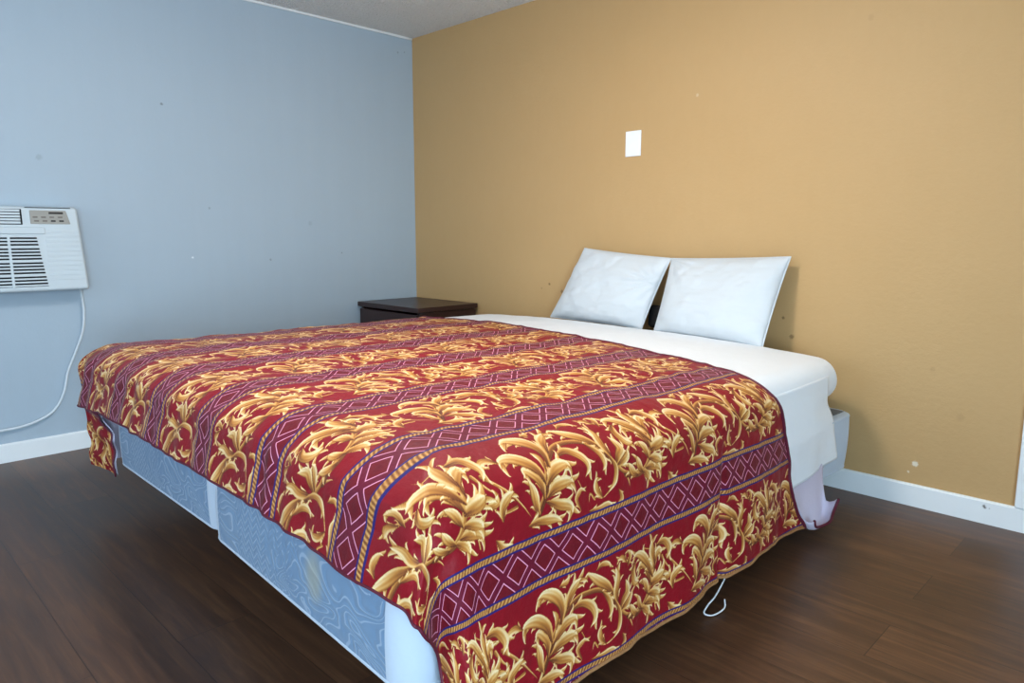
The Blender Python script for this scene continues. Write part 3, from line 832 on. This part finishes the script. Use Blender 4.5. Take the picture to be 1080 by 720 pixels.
def filler():
    me = rounded_box('black_filler', (-.05, -.02, 0), (.05, .02, .105), 0.019, 0.02)  # plain black block closing the gap between the two pillows
    o = link('black_filler', me, M['plain_black'], loc=(1.895, -.062, .571), rot=(R_(-8), 0, 0))
    tag(o, 'small black cushion mostly hidden in the gap between the two white pillows', 'filler')
filler()

# ------------------------------------------------------------------ air conditioner
def air_conditioner():
    yr, yl, zb, zt = -1.925, -2.60, .752, 1.114      # right edge, left edge, bottom, top
    root = empty('air_conditioner', (0, (yr + yl) / 2, zb)); o = Vector(root.location)
    tag(root, 'white through-wall air conditioner with grille and grey control panel on the blue wall', 'air conditioner')
    def L(v): return tuple(Vector(v) - o)
    # front face leans: top set back
    def fx(z): return 0.118 - 0.028 * (z - zb) / (zt - zb)
    def side(z): return yr - 0.018 * (z - zb) / (zt - zb)
    k = MB()
    k.hexa([L(p) for p in ((0, yl, zb), (fx(zb), yl, zb), (fx(zb), yr, zb), (0, yr, zb), (0, yl + .01, zt), (fx(zt), yl + .01, zt), (fx(zt), side(zt), zt), (0, side(zt), zt))])
    k.build('housing', M['ac'], root, bevel=.014, seg=4)
    def slab(name, y0, y1, z0, z1, d0, d1, mat, parent, bev=0.0, sh0=0.0, sh1=0.0):
        """panel on the front face between d0 and d1 in front of it; sh leans its right edge"""
        k = MB(); v = []
        for (y, z, dd) in ((y0, z0, d0), (y0, z0, d1), (y1 + sh0, z0, d1), (y1 + sh0, z0, d0), (y0, z1, d0), (y0, z1, d1), (y1 + sh1, z1, d1), (y1 + sh1, z1, d0)):
            v.append(L((fx(z) + dd, y, z)))
        k.hexa(v); return k.build(name, mat, parent, bevel=bev)
    # grooves: the right part of the panel is ribbed
    ribs = MB()
    for i in range(11):
        z = zb + .045 + i * .0205
        v = []
        y0 = -2.075; y1 = side(z) - .012
        for (zz, dd) in ((z, -.002), (z + .003, .0012), (z + .013, .0012), (z + .016, -.002)):
            v += [L((fx(zz) + dd, y0, zz)), L((fx(zz) + dd, y1, zz))]
        ribs.add(v, [(0, 1, 3, 2), (2, 3, 5, 4), (4, 5, 7, 6), (0, 2, 4, 6), (1, 7, 5, 3)])
    ribs.build('ribbed_panel', M['ac'], root, smooth=False)
    # intake grille: dark field behind pale bars
    gb = slab('grille', -2.575, -2.081, zb + .022, zb + .236, -.004, .0008, M['ac_dark'], root, 0, -.0026, -.028)
    z = zb + .024; i = 0
    while z < zb + .236:
        wide = (i % 4 == 3); hh = .0070 if not wide else .0115
        yR = -2.080 - .024 * (z - zb) / .2
        slab('slat', -2.578, yR, z, z + hh, -.002, .004, M['ac'], gb, .001)
        z += .0138 if not wide else .0185; i += 1
    for y in (-2.215, -2.345, -2.475): slab('mullion', y, y + .010, zb + .020, zb + .238, 0, .0052, M['ac'], gb, .001)
    # shelf line above the grille
    slab('ledge', -2.58, -2.075, zb + .245, zb + .275, -.004, .006, M['ac'], root, .004)
    # outlet with louvres
    ov = slab('air_outlet', -2.575, -2.153, zb + .285, zb + .350, -.004, .0008, M['ac_dark'], root)
    for i in range(5):
        slab('louvre', -2.57, -2.160, zb + .2885 + i * .0125, zb + .2885 + i * .0125 + .0095, -.003, .006, M['ac'], ov, .001)
    # control panel
    cp = slab('control_panel', -2.125, -1.985, zb + .288, zb + .346, -.002, .003, M['ac_panel'], root, .003, .010, -.004)
    slab('display', -2.055, -2.000, zb + .331, zb + .340, .001, .0042, M['ac_display'], cp, .0015)
    for r in range(2):
        for c in range(4):
            y0 = -2.115 + c * .031 + (.004 if r == 0 else 0); zz = zb + .298 + r * .016
            slab('button', y0, y0 + .018, zz, zz + .007, .001, .0046, M['ac_display'] if (r == 0 and c in (2, 3)) else M['ac_button'], cp, .0015)
    # top seam
    slab('top_seam', -2.14, -1.97, zt - .006, zt - .003, -.004, .0006, M['ac_dark'], root)
    # cord
    q = spline([(.05, -1.945, zb + .004), (.03, -1.940, zb - .03), (.022, -1.935, .64), (.02, -1.948, .55), (.02, -1.985, .455), (.02, -2.02, .375), (.022, -2.045, .28), (.022, -2.09, .205),
                (.022, -2.165, .165), (.022, -2.26, .150), (.022, -2.42, .16), (.022, -2.55, .25), (.02, -2.62, .33)], 8)
    k = MB(); k.tube([L(p) for p in q], .0058, 10); cd = k.build('power_cord', M['cord'], root)
    k = MB(); k.box(L((.006, -2.64, .32)), L((.034, -2.60, .36))); k.build('plug', M['cord'], cd, bevel=.005)
air_conditioner()

# ------------------------------------------------------------------ light and camera
def area(name, loc, target, sx, sy, power, col):
    d = bpy.data.lights.new(name, 'AREA'); d.shape = 'RECTANGLE'; d.size = sx; d.size_y = sy; d.energy = power; d.color = col
    o = bpy.data.objects.new(name, d); COL.objects.link(o); o.location = loc
    o.rotation_euler = (Vector(target) - Vector(loc)).to_track_quat('-Z', 'Y').to_euler()
    return o
x0, x1, z0, z1 = WIN
area('added_window_light', ((x0 + x1) / 2, RY - 0.2, (z0 + z1) / 2), ((x0 + x1) / 2, 0, 4.2), x1 - x0, z1 - z0, 18, (0.74, 0.87, 1.0))  # added light outside the unseen front window, tilted up to lift the ceiling
y0, y1, q0, q1 = SIDE
area('added_side_light', (RX + .2, (y0 + y1) / 2, (q0 + q1) / 2), (0, (y0 + y1) / 2 + .6, 4.0), y1 - y0, q1 - q0, 190, (0.60, 0.82, 1.0))  # added light outside the unseen side window, brightens blue wall and bed side
pl = bpy.data.lights.new('added_fill_point', 'POINT'); pl.energy = 20; pl.shadow_soft_size = 0.12; pl.color = (1.0, 0.96, 0.90)  # added point light in mid-air, no fixture, brightens ceiling and bedding
po = bpy.data.objects.new('added_fill_point', pl); COL.objects.link(po); po.location = (2.15, -1.65, 1.88)

d = bpy.data.lights.new('added_fill_disk', 'AREA'); d.shape = 'DISK'; d.size = 0.32; d.energy = 20; d.color = (1.0, 0.97, 0.92)  # added disk light without a fixture, brightens sheets and floor from above
o = bpy.data.objects.new('added_fill_disk', d); COL.objects.link(o); o.location = (2.2, -1.6, H - 0.05)

w = bpy.data.worlds.new('sky'); SC.world = w; w.use_nodes = True
bg = w.node_tree.nodes['Background']; sk = w.node_tree.nodes.new('ShaderNodeTexSky'); sk.sky_type = 'NISHITA'
sk.sun_disc = False; sk.sun_elevation = R_(40); sk.sun_rotation = R_(200)
w.node_tree.links.new(sk.outputs[0], bg.inputs[0]); bg.inputs[1].default_value = 0.25

cam = bpy.data.cameras.new('camera'); co = bpy.data.objects.new('camera', cam); COL.objects.link(co)
cam.sensor_fit = 'HORIZONTAL'; cam.sensor_width = 36.0; cam.lens = 748.6226 / 1080 * 36.0; cam.clip_start = 0.02
pitch, yaw, roll = 0.14926045, -0.78298518, 0.00136167
fw = Vector((math.cos(pitch) * math.sin(yaw), math.cos(pitch) * math.cos(yaw), -math.sin(pitch)))
rt = Vector((math.cos(yaw), -math.sin(yaw), 0)); up = rt.cross(fw)
r2 = math.cos(roll) * rt + math.sin(roll) * up; u2 = -math.sin(roll) * rt + math.cos(roll) * up
co.matrix_world = Matrix(((r2.x, u2.x, -fw.x, 3.718834), (r2.y, u2.y, -fw.y, -2.850779), (r2.z, u2.z, -fw.z, 0.997298), (0, 0, 0, 1)))
SC.camera = co
vs = SC.view_settings; vs.view_transform = 'Standard'; vs.look = 'None'; vs.gamma = 1.0; vs.use_curve_mapping = False; vs.exposure = 0.14
